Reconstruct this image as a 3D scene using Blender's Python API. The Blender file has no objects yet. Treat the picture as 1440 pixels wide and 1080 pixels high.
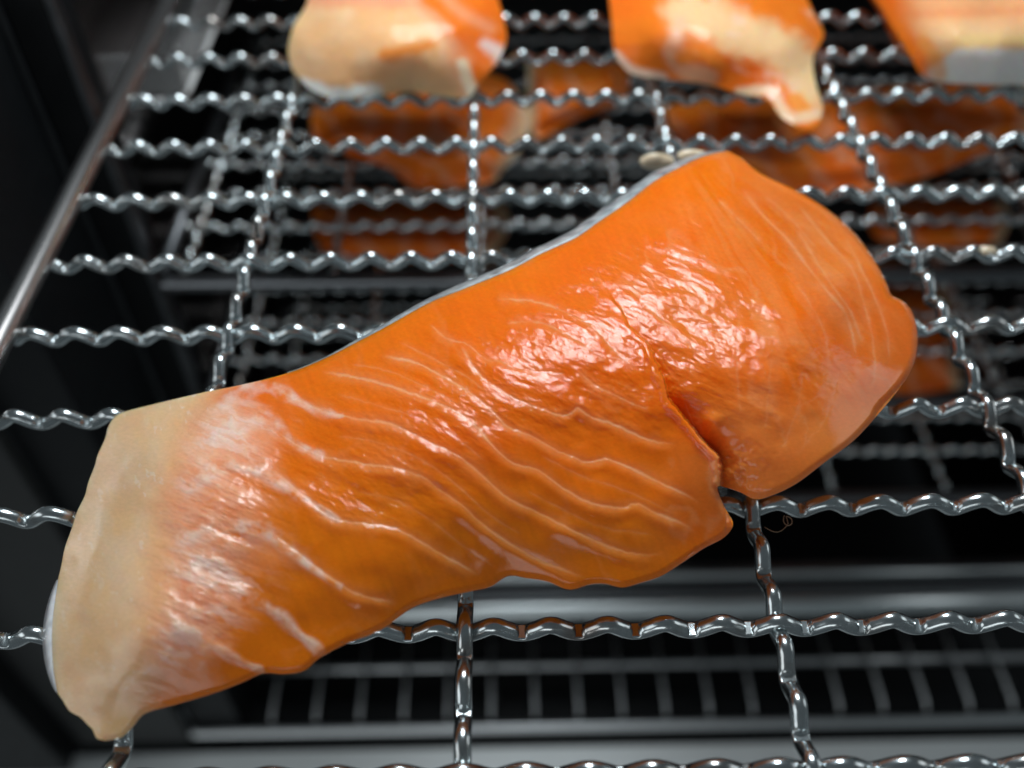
import bpy, bmesh, math, random
import numpy as np
from mathutils import Matrix, Vector

# ------------------------------------------------------------------ camera, world, light
S = 0.007                                   # one crimp of the rack wire, in metres
sc = bpy.context.scene
COL = sc.collection
CAMP = np.array([0.68306, -7.93581, 14.97553])          # camera position, in crimps
CROT = np.array([[0.9998448916656044, -0.01760981327137186, 0.0002951046308364553],
                 [-0.012772912115282434, -0.736549506808002, -0.67626302334002],
                 [0.012126224733650489, 0.6761543599633418, -0.736660190438083]])
FOC = 1312.82
cd = bpy.data.cameras.new('camera')
cam = bpy.data.objects.new('camera', cd)
COL.objects.link(cam)
m = Matrix.Identity(4)
for r in range(3):
    m[r][0] = CROT[0][r]; m[r][1] = -CROT[1][r]; m[r][2] = -CROT[2][r]; m[r][3] = CAMP[r] * S
cam.matrix_world = m
cd.sensor_width = 36.0
cd.lens = FOC / 1440 * 36
cd.clip_start = 0.005
cd.clip_end = 20
cd.dof.use_dof = True
cd.dof.focus_distance = 0.118
cd.dof.aperture_fstop = 11.5
sc.camera = cam

w = bpy.data.worlds.new('World'); sc.world = w; w.use_nodes = True
bg = w.node_tree.nodes['Background']
bg.inputs[0].default_value = (0.80, 0.93, 1.0, 1); bg.inputs[1].default_value = 0.10

def area(name, loc, target, sx, sy, power, col):
    ld = bpy.data.lights.new(name, 'AREA'); ld.shape = 'RECTANGLE'
    ld.size = sx; ld.size_y = sy; ld.energy = power; ld.color = col
    o = bpy.data.objects.new(name, ld); COL.objects.link(o)
    o.location = loc
    o.rotation_euler = (Vector(target) - Vector(loc)).to_track_quat('-Z', 'Y').to_euler()
    return o
area('cabinet_lamp', (0.018, 0.130, 0.20), (0.012, 0.04, 0.01), 0.076, 0.083, .53, (0.90, 0.96, 1.0))
area('front_fill_light', (-0.35, -1.30, 0.10), (0.02, 0.05, 0.01), 1.0, 0.45, 3.0, (0.95, 0.98, 1.0))  # added low fill for the slopes facing the camera, no real window
area('left_fill_light', (-1.3, -0.45, 0.40), (0.02, 0.10, 0.0), 0.9, 0.7, 3.0, (0.95, 0.98, 1.0))  # added fill from the left for the belly end, no real window

area('right_fill_light', (1.3, 0.22, 0.36), (0.03, 0.05, 0.0), 0.6, 0.5, 1.2, (0.95, 0.98, 1.0))  # added fill to lift the dark lower right lobe, no real window

vs = sc.view_settings
vs.view_transform = 'Standard'; vs.look = 'None'; vs.exposure = 0.0; vs.gamma = 1.0
sc.cycles.use_denoising = True
sc.cycles.max_bounces = 10

# ------------------------------------------------------------------ helpers
def bp(px, py, z):
    """point of the photo back-projected onto the height z (all in crimps)"""
    px = np.asarray(px, float); py = np.asarray(py, float); z = np.asarray(z, float)
    q = np.stack([(px - 720) / FOC, (py - 540) / FOC, np.ones_like(px)], -1) @ CROT
    t = (z - CAMP[2]) / q[..., 2]
    return CAMP + q * t[..., None]

def tag(o, label=None, cat=None, group=None, kind=None):
    if label: o['label'] = label
    if cat: o['category'] = cat
    if group: o['group'] = group
    if kind: o['kind'] = kind
    return o

def empty(name, loc=(0, 0, 0)):
    o = bpy.data.objects.new(name, None); COL.objects.link(o)
    o.empty_display_size = 0.01
    o.location = [c * S for c in loc]
    return o

def link_mesh(name, me, mat, parent=None):
    o = bpy.data.objects.new(name, me); COL.objects.link(o)
    if mat and not me.materials: me.materials.append(mat)
    if parent:
        o.parent = parent
        o.location = -parent.location
    return o

def mesh_from(name, verts, faces, smooth=True):
    me = bpy.data.meshes.new(name)
    me.from_pydata([tuple(v) for v in np.asarray(verts) * S], [], faces)
    me.validate(); me.update()
    if smooth: me.polygons.foreach_set('use_smooth', [True] * len(me.polygons))
    return me

def tube(path, rad, sides=10, flat=None, closed=False):
    """tube along a path of points; flat = list of per-ring top clamp heights or None"""
    P = np.asarray(path, float); n = len(P)
    T = np.gradient(P, axis=0) if not closed else np.roll(P, -1, 0) - np.roll(P, 1, 0)
    T /= np.linalg.norm(T, axis=1)[:, None]
    up = np.tile([0, 0, 1.0], (n, 1))
    bad = np.abs(T[:, 2]) > .95
    up[bad] = [0, 1, 0]
    A = np.cross(T, up); A /= np.linalg.norm(A, axis=1)[:, None]
    B = np.cross(A, T)
    rad = np.broadcast_to(rad, (n,))
    V = []
    for k in range(n):
        for s in range(sides):
            a = 2 * math.pi * (s + .5) / sides
            v = P[k] + rad[k] * (math.cos(a) * A[k] + math.sin(a) * B[k])
            if flat is not None and flat[k] is not None and v[2] > flat[k]: v[2] = flat[k]
            V.append(v)
    F = []
    for k in range(n if closed else n - 1):
        k2 = (k + 1) % n
        for s in range(sides):
            s2 = (s + 1) % sides
            F.append((k * sides + s, k * sides + s2, k2 * sides + s2, k2 * sides + s))
    if not closed:
        F.append(tuple(range(sides))[::-1]); F.append(tuple((n - 1) * sides + s for s in range(sides)))
    return V, F

def join(parts):
    V = []; F = []
    for v, f in parts:
        b = len(V); V += list(v); F += [tuple(i + b for i in q) for q in f]
    return V, F

def box_mesh(name, lo, hi, bev=0.05):
    bm = bmesh.new()
    bmesh.ops.create_cube(bm, size=1)
    for v in bm.verts:
        v.co = Vector([(lo[i] + hi[i]) / 2 * S + v.co[i] * (hi[i] - lo[i]) * S for i in range(3)])
    if bev:
        bmesh.ops.bevel(bm, geom=bm.edges[:], offset=bev * S, segments=2, affect='EDGES', profile=.5)
    me = bpy.data.meshes.new(name); bm.to_mesh(me); bm.free()
    return me

# ------------------------------------------------------------------ materials
def new_mat(name):
    mt = bpy.data.materials.new(name); mt.use_nodes = True
    return mt, mt.node_tree, mt.node_tree.nodes['Principled BSDF']

def metal(name, col, rough, metallic=1.0, scale=900, bump=0.0, var=.12, stretch=(1, 1, 1)):
    mt, nt, b = new_mat(name)
    tc = nt.nodes.new('ShaderNodeTexCoord'); mp = nt.nodes.new('ShaderNodeMapping')
    mp.inputs['Scale'].default_value = stretch
    nt.links.new(tc.outputs['Object'], mp.inputs[0])
    nz = nt.nodes.new('ShaderNodeTexNoise'); nz.inputs['Scale'].default_value = scale; nz.inputs['Detail'].default_value = 4
    nt.links.new(mp.outputs[0], nz.inputs['Vector'])
    mr = nt.nodes.new('ShaderNodeMapRange')
    mr.inputs['To Min'].default_value = rough * (1 - var * 2); mr.inputs['To Max'].default_value = rough * (1 + var * 2)
    nt.links.new(nz.outputs[0], mr.inputs[0]); nt.links.new(mr.outputs[0], b.inputs['Roughness'])
    cr = nt.nodes.new('ShaderNodeMix'); cr.data_type = 'RGBA'
    cr.inputs[6].default_value = [c * (1 - var) for c in col] + [1]; cr.inputs[7].default_value = [min(1, c * (1 + var)) for c in col] + [1]
    nt.links.new(nz.outputs[0], cr.inputs[0]); nt.links.new(cr.outputs[2], b.inputs['Base Color'])
    b.inputs['Metallic'].default_value = metallic
    if metallic == 0: b.inputs['Specular IOR Level'].default_value = .2
    if bump:
        bn = nt.nodes.new('ShaderNodeBump'); bn.inputs['Strength'].default_value = .5; bn.inputs['Distance'].default_value = bump
        nt.links.new(nz.outputs[0], bn.inputs['Height']); nt.links.new(bn.outputs[0], b.inputs['Normal'])
    return mt

CHROME = metal('chrome_wire', (.54, .59, .60), .22, scale=700, bump=2e-5)
_nt = CHROME.node_tree; _b = _nt.nodes['Principled BSDF']
_tc = _nt.nodes.new('ShaderNodeNewGeometry'); _nz = _nt.nodes.new('ShaderNodeTexNoise'); _nz.inputs['Scale'].default_value = 110; _nz.inputs['Detail'].default_value = 6
_nt.links.new(_tc.outputs['Position'], _nz.inputs['Vector'])
_mr = _nt.nodes.new('ShaderNodeMapRange'); _mr.inputs['From Min'].default_value = .52; _mr.inputs['From Max'].default_value = .72; _mr.inputs['To Max'].default_value = .75
_nt.links.new(_nz.outputs[0], _mr.inputs[0])
_mx = _nt.nodes.new('ShaderNodeMix'); _mx.data_type = 'RGBA'; _mx.inputs[7].default_value = (.24, .17, .13, 1)
_nt.links.new(_mr.outputs[0], _mx.inputs[0]); _nt.links.new(_b.inputs['Base Color'].links[0].from_socket, _mx.inputs[6])
_nt.links.new(_mx.outputs[2], _b.inputs['Base Color'])
STEEL = metal('brushed_steel', (.58, .61, .62), .38, scale=300, bump=1e-5, stretch=(.05, 1, 1))
SILL = metal('polished_sill', (.66, .72, .73), .36, scale=200, bump=1e-5, stretch=(.03, 1, 1))
ROD = metal('rod_steel', (.62, .60, .59), .28, scale=400, bump=1e-5, stretch=(1, .05, 1))
DARKSTEEL = metal('dark_steel', (.16, .17, .18), .38, scale=300, bump=1e-5, stretch=(.05, 1, 1))
BLACK = metal('black_enamel', (.007, .008, .009), .45, metallic=0, scale=200)
PANEL = metal('grey_panel', (.032, .034, .034), .5, metallic=0, scale=120, var=.15)
FLOOR = metal('floor_steel', (.66, .70, .70), .5, metallic=.6, scale=60, bump=2e-5, stretch=(.2, 1, 1))
INNER = metal('inner_wall_steel', (.34, .29, .28), .12, scale=80, bump=6e-5)

def flesh_mat(name, wet=1.0, bump_px=1.0):
    mt, nt, b = new_mat(name)
    N = nt.nodes.new; L = nt.links.new
    at = N('ShaderNodeAttribute'); at.attribute_name = 'flesh_colour'
    aw = N('ShaderNodeAttribute'); aw.attribute_name = 'wrinkle'
    uv = N('ShaderNodeUVMap'); uv.uv_map = 'surface'
    mp = N('ShaderNodeMapping'); mp.inputs['Rotation'].default_value = (0, 0, math.radians(-28)); mp.inputs['Scale'].default_value = (1, 1.7, 1)
    L(uv.outputs[0], mp.inputs[0])
    def noise(scale, det, vec):
        n = N('ShaderNodeTexNoise'); n.inputs['Scale'].default_value = scale; n.inputs['Detail'].default_value = det
        n.inputs['Roughness'].default_value = .6
        L(vec, n.inputs['Vector']); return n.outputs[0]
    fine = noise(150 * bump_px, 4, mp.outputs[0])
    grain = noise(330 * bump_px, 2, uv.outputs[0])
    # faint colour grain
    hs = N('ShaderNodeMix'); hs.data_type = 'RGBA'; hs.blend_type = 'MULTIPLY'; hs.inputs[0].default_value = 1
    mr = N('ShaderNodeMapRange'); mr.inputs['To Min'].default_value = .86; mr.inputs['To Max'].default_value = 1.12
    L(fine, mr.inputs[0]); L(at.outputs['Color'], hs.inputs[6]); L(mr.outputs[0], hs.inputs[7])
    L(hs.outputs[2], b.inputs['Base Color'])
    b.inputs['Subsurface Weight'].default_value = .55
    b.inputs['Subsurface Radius'].default_value = (1.0, .28, .08)
    b.inputs['Subsurface Scale'].default_value = .005
    b.inputs['Roughness'].default_value = .5
    b.inputs['IOR'].default_value = 1.40
    b.inputs['Specular IOR Level'].default_value = .08
    b.inputs['Coat Weight'].default_value = wet
    b.inputs['Coat Roughness'].default_value = .055
    b.inputs['Coat IOR'].default_value = 1.40
    add = N('ShaderNodeMath'); add.operation = 'MULTIPLY_ADD'; add.inputs[1].default_value = .6
    L(grain, add.inputs[0]); L(fine, add.inputs[2])
    mul = N('ShaderNodeMath'); mul.operation = 'MULTIPLY'; L(add.outputs[0], mul.inputs[0]); L(aw.outputs['Fac'], mul.inputs[1])
    bn = N('ShaderNodeBump'); bn.inputs['Strength'].default_value = 1.0; bn.inputs['Distance'].default_value = 6e-5
    L(mul.outputs[0], bn.inputs['Height'])
    L(bn.outputs[0], b.inputs['Coat Normal'])
    bn.inputs['Strength'].default_value = 1.0
    return mt
FLESH = flesh_mat('raw_salmon_flesh')
FLESH_FAR = flesh_mat('raw_salmon_flesh_far', wet=.3, bump_px=.6)

def simple(name, ca, cb, scale, rough, bump=0, sss=0, metallic=0, coat=0):
    mt, nt, b = new_mat(name)
    tc = nt.nodes.new('ShaderNodeTexCoord')
    nz = nt.nodes.new('ShaderNodeTexNoise'); nz.inputs['Scale'].default_value = scale; nz.inputs['Detail'].default_value = 5
    nt.links.new(tc.outputs['Object'], nz.inputs['Vector'])
    cr = nt.nodes.new('ShaderNodeValToRGB')
    cr.color_ramp.elements[0].position = .35; cr.color_ramp.elements[0].color = (*ca, 1)
    cr.color_ramp.elements[1].position = .65; cr.color_ramp.elements[1].color = (*cb, 1)
    nt.links.new(nz.outputs[0], cr.inputs[0]); nt.links.new(cr.outputs[0], b.inputs['Base Color'])
    b.inputs['Roughness'].default_value = rough; b.inputs['Metallic'].default_value = metallic
    b.inputs['Coat Weight'].default_value = coat; b.inputs['Coat Roughness'].default_value = .15
    if sss:
        b.inputs['Subsurface Weight'].default_value = sss; b.inputs['Subsurface Radius'].default_value = (1, .6, .4); b.inputs['Subsurface Scale'].default_value = .002
    if bump:
        bn = nt.nodes.new('ShaderNodeBump'); bn.inputs['Strength'].default_value = .7; bn.inputs['Distance'].default_value = bump
        nt.links.new(nz.outputs[0], bn.inputs['Height']); nt.links.new(bn.outputs[0], b.inputs['Normal'])
    return mt
SKIN = simple('silver_skin', (.16, .18, .20), (.42, .46, .47), 420, .35, bump=2e-5, coat=.3)
PALE_SKIN = simple('pale_skin', (.55, .56, .58), (.85, .85, .86), 500, .3, bump=8e-5, coat=.5, sss=.3)
FAT = simple('fish_fat', (.50, .40, .27), (.68, .58, .42), 500, .35, bump=1e-4, sss=.4, coat=.5)
HAIR = simple('fibre', (.25, .18, .10), (.4, .3, .2), 500, .4)

# ------------------------------------------------------------------ the crimped wire racks
R_WIRE = .148
def crimp_path(a, b, sign, step):
    t = np.arange(a, b + 1e-6, step)
    c = np.cos(2 * math.pi * t)
    zz = sign * R_WIRE * .86 * (c - .08 * np.cos(4 * math.pi * t) + .03 * np.cos(6 * math.pi * t))
    return t, zz

def wire_mesh(name, axis, a, b, sign, seg=18, sides=12, flats=True, rad=R_WIRE):
    t, z = crimp_path(a, b, sign, 1 / seg)
    o = np.zeros_like(t)
    P = np.stack([t, o, z], 1) if axis == 0 else np.stack([o, t, z], 1)
    flat = None
    if flats:
        ph = (t - (0.5 if sign > 0 else 0.0)) % 1.0
        ph = np.minimum(ph, 1 - ph)
        zlow = -R_WIRE * 1.0
        flat = [(zlow + rad * .50 if q < .13 else None) for q in ph]
    v, f = tube(P, rad, sides, flat)
    me = mesh_from(name, v, f)
    if flats:
        vf = [flat[k] is not None and abs(p[2] - flat[k]) < 1e-6 for k in range(len(P)) for p in v[k * sides:(k + 1) * sides]]
        me.polygons.foreach_set('use_smooth', [not all(vf[i] for i in p.vertices) for p in me.polygons])
    return me

def crimped_rack(label, group, z0, y0, y1, x0, x1, rows, cols, seg, sides, flats, side_rod):
    root = empty('wire_rack', ((x0 + x1) / 2, (y0 + y1) / 2, z0))
    tag(root, label, 'wire rack', group)
    ms = {s: wire_mesh('cross_wire', 0, x0, x1, s, seg, sides, flats) for s in (-1, 1)}
    for j, y in rows:
        o = link_mesh('cross_wire', ms[-1 if j % 2 == 0 else 1], CHROME, root)
        o.location = Vector((0, y * S, z0 * S)) - root.location
    mc = {s: wire_mesh('long_wire', 1, y0, y1, s, seg, sides, flats) for s in (-1, 1)}
    for i, x in cols:
        o = link_mesh('long_wire', mc[1 if i % 2 == 0 else -1], CHROME, root)
        o.location = Vector((x * S, 0, z0 * S)) - root.location
    return root

rnd = random.Random(4)
top = crimped_rack('bright crimped wire rack on top, carrying the large salmon fillet in front', 'crimped wire racks of the dryer',
                   0, -6.0, 34.0, -10.4, 28.0,
                   [(j, j * 2.5 + rnd.uniform(-.05, .05)) for j in range(-1, 14)], [(i, i * 5.5) for i in range(-1, 5)], 20, 14, True, True)
v, f = tube([(-10.46, y, .32) for y in np.linspace(-6, 34, 30)], .29, 14)
link_mesh('side_rod', mesh_from('side_rod', v, f), ROD, top)

LEVELS = [-7.8, -15.0, -22.0]
RACK_LABEL = ['second wire rack from the top, holding three dim salmon fillets',
              'third wire rack from the top, in shade, holding two very dark fillets',
              'lowest crimped wire rack, its front rim level with the pointed tip of the large fillet']
for k, z0 in enumerate(LEVELS):
    sp = (2.12, 2.35, 2.2)[k]
    root = crimped_rack(RACK_LABEL[k], 'crimped wire racks of the dryer', z0, 18.7, 38.0, -11.6, 29.5,
                        [(j, 18.9 + (j + 1.0) * sp + (.45 if k == 0 else 0)) for j in range(0, 8)],
                        [(i, i * 5.5 + .3 + (-.3 if k == 0 else 0)) for i in range(-2, 6)], 10, 8, False, False)
    me = box_mesh('front_rim', (-11.8, 18.05, z0 - .35), (29.7, 18.65, z0 + .1), .12)
    link_mesh('front_rim', me, DARKSTEEL, root)
    v, f = tube([(-11.7, y, z0 + .25) for y in (18.6, 25, 32, 38)], .25, 10)
    link_mesh('side_rod', mesh_from('side_rod', v, f), DARKSTEEL, root)

# ------------------------------------------------------------------ the dryer cabinet
cab = empty('dryer_cabinet', (8, 28, -38))
tag(cab, 'black metal drying cabinet with an open front, behind and below the top rack', 'cabinet')
def part(name, lo, hi, mat, bev=.05, label=None):
    o = link_mesh(name, box_mesh(name, lo, hi, bev), mat, cab)
    if label: o['label'] = label
    return o
part('front_post', (-13.85, 19.0, -38), (-12.55, 21.0, 3.5), BLACK, .12)
part('post_edge', (-14.08, 19.0, -38), (-13.86, 19.25, 3.5), DARKSTEEL, .03)
part('post_edge', (-12.54, 18.95, -38), (-12.25, 19.5, 3.5), DARKSTEEL, .05)
part('inner_wall', (-14.0, 21.0, -38), (-13.2, 40, 3.0), INNER, .05)
part('inner_wall', (30.2, 19.5, -38), (31.0, 40, 3.0), INNER, .05)
part('back_wall', (-14, 40, -38), (31, 41, 3.0), BLACK, .05)
part('side_jamb', (-23.2, 13.0, -37.4), (-16.9, 13.6, 3.0), PANEL, .1, 'grey front panel of the cabinet')
part('side_jamb', (-16.9, 13.7, -37.4), (-14.1, 21.0, 3.0), BLACK, .1)
part('door_edge', (-40, 11.5, -37.4), (-23.3, 12.9, 3.0), BLACK, .1)
part('front_sill', (-16.8, 17.6, -31.4), (31, 19.6, -29.9), DARKSTEEL, .15)
for y, z, r_, in ((18.55, -29.45, .24), (16.75, -29.6, .55)):
    v, f = tube([(x, y, z) for x in (-16.7, 0, 15, 31)], r_, 20)
    link_mesh('sill_rail', mesh_from('sill_rail', v, f), SILL, cab)
part('floor_plate', (-40, -10, -38.6), (45, 12.6, -37.6), FLOOR, .1)
part('recess_floor', (-40, 12.7, -41), (45, 42, -40), BLACK, .1)

part('unseen_shade_roof', (-14, 25.5, 9), (31, 41, 10), BLACK, .1)  # out of view, added to keep the lamp off the lower rack fillets
gr = empty('drip_grate', (6, 17, -37.5))
tag(gr, 'low straight wire grate lying in the bottom of the cabinet, near the lower edge', 'grate')
def arc_frame(x0, x1, y0, y1, z, rc=1.0, n=8):
    pts = []
    for cx, cy, a0 in ((x0 + rc, y0 + rc, math.pi), (x1 - rc, y0 + rc, 1.5 * math.pi), (x1 - rc, y1 - rc, 0), (x0 + rc, y1 - rc, .5 * math.pi)):
        for k in range(n + 1):
            a = a0 + k / n * math.pi / 2
            pts.append((cx + rc * math.cos(a), cy + rc * math.sin(a), z))
    return pts
v, f = tube(arc_frame(-17.4, 34, 13.3, 20.6, -36.7), .28, 12, closed=True)
link_mesh('grate_frame', mesh_from('grate_frame', v, f), STEEL, gr)
v, f = tube([(x, 17.0, -36.75) for x in (-17, -5, 10, 33)], .24, 10)
link_mesh('cross_bar', mesh_from('cross_bar', v, f), STEEL, gr)
v, f = tube([(0, 20.4, -36.35), (0, 17, -36.35), (0, 14.3, -36.35), (0, 13.95, -36.42), (0, 13.8, -36.7)], .095, 10)
gme = mesh_from('grate_wire', v, f)
for k in range(19):
    o = link_mesh('grate_wire', gme, STEEL, gr)
    o.location = Vector(((-14.9 + 2.47 * k) * S, 0, 0)) - gr.location
for x in (-15.5, 0, 15, 30):
    v, f = tube([(x, 15.5, -36.9), (x, 15.5, -37.7)], .3, 10)
    link_mesh('foot', mesh_from('foot', v, f), BLACK, gr)

# ------------------------------------------------------------------ fillet maths
def hash2(ix, iy, seed):
    h = (ix.astype(np.int64) * 374761393 + iy.astype(np.int64) * 668265263 + seed * 974711) & 0x7fffffff
    h = ((h ^ (h >> 13)) * 1274126177) & 0x7fffffff
    return ((h ^ (h >> 16)) & 0xffff) / 65535.0
def vnoise(x, y, seed=0):
    ix = np.floor(x); iy = np.floor(y); fx = x - ix; fy = y - iy
    ux = fx * fx * fx * (fx * (fx * 6 - 15) + 10); uy = fy * fy * fy * (fy * (fy * 6 - 15) + 10)
    a = hash2(ix, iy, seed); b = hash2(ix + 1, iy, seed); c = hash2(ix, iy + 1, seed); d = hash2(ix + 1, iy + 1, seed)
    return (a + (b - a) * ux) * (1 - uy) + (c + (d - c) * ux) * uy
def fbm(x, y, wl, seed=0, octv=4, rough=.5, ang=0, stretch=1):
    ca, sa = math.cos(math.radians(ang)), math.sin(math.radians(ang))
    u = (x * ca + y * sa) / stretch / wl; v_ = (-x * sa + y * ca) / wl
    t = 0; a = 1; n = 0
    for o in range(octv):
        t = t + a * (vnoise(u + 17.3 * o, v_ - 9.1 * o, seed + o) - .5) * 2; n += a
        a *= rough; u = u * 2.03; v_ = v_ * 2.03
    return t / n
def sst(a, b, x):
    t = np.clip((x - a) / (b - a), 0, 1); return t * t * (3 - 2 * t)
def resample(pts, n):
    P = np.asarray(pts, float)
    # Catmull-Rom refine, then arc-length resample
    Q = []
    E = np.vstack([2 * P[0] - P[1], P, 2 * P[-1] - P[-2]])
    for k in range(1, len(E) - 2):
        p0, p1, p2, p3 = E[k - 1:k + 3]
        for t in np.linspace(0, 1, 12, endpoint=False):
            Q.append(.5 * ((2 * p1) + (-p0 + p2) * t + (2 * p0 - 5 * p1 + 4 * p2 - p3) * t * t + (-p0 + 3 * p1 - 3 * p2 + p3) * t ** 3))
    Q.append(P[-1]); Q = np.array(Q)
    d = np.r_[0, np.cumsum(np.linalg.norm(np.diff(Q, axis=0), axis=1))]
    s = np.linspace(0, d[-1], n)
    return np.stack([np.interp(s, d, Q[:, 0]), np.interp(s, d, Q[:, 1])], 1)
def coons(back, front, left, right, nu, nv, pw=1):
    """back/front run left to right, left/right run back to front"""
    b = resample(back, nu); fr = resample(front, nu); l = resample(left, nv); r = resample(right, nv)
    u = np.linspace(0, 1, nu)[:, None, None]; v_ = np.linspace(0, 1, nv)[None, :, None]
    G = (1 - v_) * b[:, None] + v_ * fr[:, None]
    v1 = v_[0]
    G = G + (1 - u) * (l - ((1 - v1) * l[0] + v1 * l[-1]))[None] + u ** pw * (r - ((1 - v1) * r[0] + v1 * r[-1]))[None]
    return G
def tps(ctrl, x, y, lam=1e-3):
    C = np.array(ctrl, float); n = len(C); q = C[:, :2] / 300
    def k(d2): return np.where(d2 > 1e-12, .5 * d2 * np.log(np.maximum(d2, 1e-12)), 0)
    D = ((q[:, None] - q[None]) ** 2).sum(-1)
    A = np.zeros((n + 3, n + 3)); A[:n, :n] = k(D) + lam * np.eye(n)
    A[:n, n] = 1; A[:n, n + 1:] = q; A[n, :n] = 1; A[n + 1:, :n] = q.T
    s = np.linalg.solve(A, np.r_[C[:, 2], 0, 0, 0])
    X = x / 300; Y = y / 300
    out = s[n] + s[n + 1] * X + s[n + 2] * Y
    for j in range(n):
        out = out + s[j] * k((X - q[j, 0]) ** 2 + (Y - q[j, 1]) ** 2)
    return out
def poly_dist(x, y, pts):
    """distance, side (+ = right of travel on the picture, i.e. below for left-to-right), fraction along"""
    P = np.asarray(pts, float)
    if len(P) > 2: P = resample(P, max(len(P) * 3, 8))
    L = np.r_[0, np.cumsum(np.linalg.norm(np.diff(P, axis=0), axis=1))]
    best = np.full(x.shape, 1e9); side = np.zeros(x.shape); fr = np.zeros(x.shape)
    for k in range(len(P) - 1):
        dx, dy = P[k + 1] - P[k]; l2 = dx * dx + dy * dy
        t = np.clip(((x - P[k, 0]) * dx + (y - P[k, 1]) * dy) / l2, 0, 1)
        ex = x - P[k, 0] - t * dx; ey = y - P[k, 1] - t * dy
        d = np.hypot(ex, ey); m_ = d < best
        best = np.where(m_, d, best)
        side = np.where(m_, np.sign(dx * ey - dy * ex), side)
        fr = np.where(m_, (L[k] + t * math.sqrt(l2)) / L[-1], fr)
    return best, side, fr
def mixc(c, k, mask):
    return c + (np.asarray(k, float) - c) * mask[..., None]

def solid_fillet(name, parent, G, Z, base, colour, wrinkle, mat, inset=.5, drop=None):
    """top sheet G (px) at heights Z, closed with a rounded wall and an underside at the height base"""
    nu, nv = Z.shape
    W = bp(G[..., 0], G[..., 1], Z)
    top_v = W.reshape(-1, 3)
    idx = np.arange(nu * nv).reshape(nu, nv)
    q = np.stack([idx[:-1, :-1], idx[:-1, 1:], idx[1:, 1:], idx[1:, :-1]], -1).reshape(-1, 4)
    loop = np.r_[idx[:-1, 0], idx[-1, :-1], idx[:0:-1, -1], idx[0, :0:-1]]     # back, right, front, left
    Bv = top_v[loop]; n = len(Bv)
    t = np.roll(Bv[:, :2], -1, 0) - np.roll(Bv[:, :2], 1, 0)
    k = max(5, n // 90); ker = np.ones(2 * k + 1) / (2 * k + 1)
    ts = np.stack([np.convolve(np.r_[t[-k:, i], t[:, i], t[:k, i]], ker, 'valid') for i in range(2)], 1)
    ts /= np.linalg.norm(ts, axis=1)[:, None] + 1e-9
    nrm = np.stack([-ts[:, 1], ts[:, 0]], 1)
    cen = Bv[:, :2].mean(0)
    if ((cen - Bv[:, :2]) * nrm).sum(1).mean() < 0: nrm = -nrm
    V = [top_v]; rings = [loop]
    off = nu * nv
    for fz, fi in ((.90, .05), (.72, .16), (.5, .34), (.25, .62), (.07, .9), (0, 1.25)):
        r_ = Bv.copy()
        r_[:, 2] = base + (Bv[:, 2] - base) * fz
        front = np.clip(nrm[:, 1] * 3 + .4, 0, 1)[:, None]
        ray = (Bv[:, :2] - CAMP[:2]) / (CAMP[2] - Bv[:, 2])[:, None]
        r_[:, :2] += (1 - front) * nrm * inset * fi + front * ray * ((Bv[:, 2] - r_[:, 2]) * 1.04)[:, None]
        V.append(r_); rings.append(np.arange(off, off + n)); off += n
    faces = [q]
    for a, b in zip(rings[:-1], rings[1:]):
        faces.append(np.stack([a, np.roll(a, -1), np.roll(b, -1), b], -1))
    Q = np.concatenate(faces); V = np.concatenate(V) * S
    me = bpy.data.meshes.new(name)
    nl = len(Q) * 4 + n
    me.vertices.add(len(V)); me.vertices.foreach_set('co', V.astype(np.float32).ravel())
    me.loops.add(nl); li = np.r_[Q.ravel(), rings[-1]]
    me.loops.foreach_set('vertex_index', li.astype(np.int32))
    me.polygons.add(len(Q) + 1)
    st = np.r_[np.arange(len(Q)) * 4, len(Q) * 4]
    me.polygons.foreach_set('loop_start', st.astype(np.int32))
    me.update(calc_edges=True)
    me.validate()
    me.polygons.foreach_set('use_smooth', [True] * len(me.polygons))
    nvt = len(V); extra = nvt - nu * nv
    lp = np.tile(loop, 6)
    ca = me.color_attributes.new('flesh_colour', 'FLOAT_COLOR', 'POINT')
    c = np.ones((nvt, 4)); cf = colour.reshape(-1, 3)
    c[:nu * nv, :3] = cf; c[nu * nv:, :3] = cf[lp]
    ca.data.foreach_set('color', np.clip(c, 0, 1).astype(np.float32).ravel())
    wa = me.attributes.new('wrinkle', 'FLOAT', 'POINT')
    wf = wrinkle.reshape(-1); wa.data.foreach_set('value', np.r_[wf, wf[lp]].astype(np.float32))
    uvl = me.uv_layers.new(name='surface')
    g = G.reshape(-1, 2); g = np.concatenate([g, g[lp]]) / 1000
    uvl.data.foreach_set('uv', g[li].astype(np.float32).ravel())
    me.update()
    return link_mesh(name, me, mat, parent)

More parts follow.
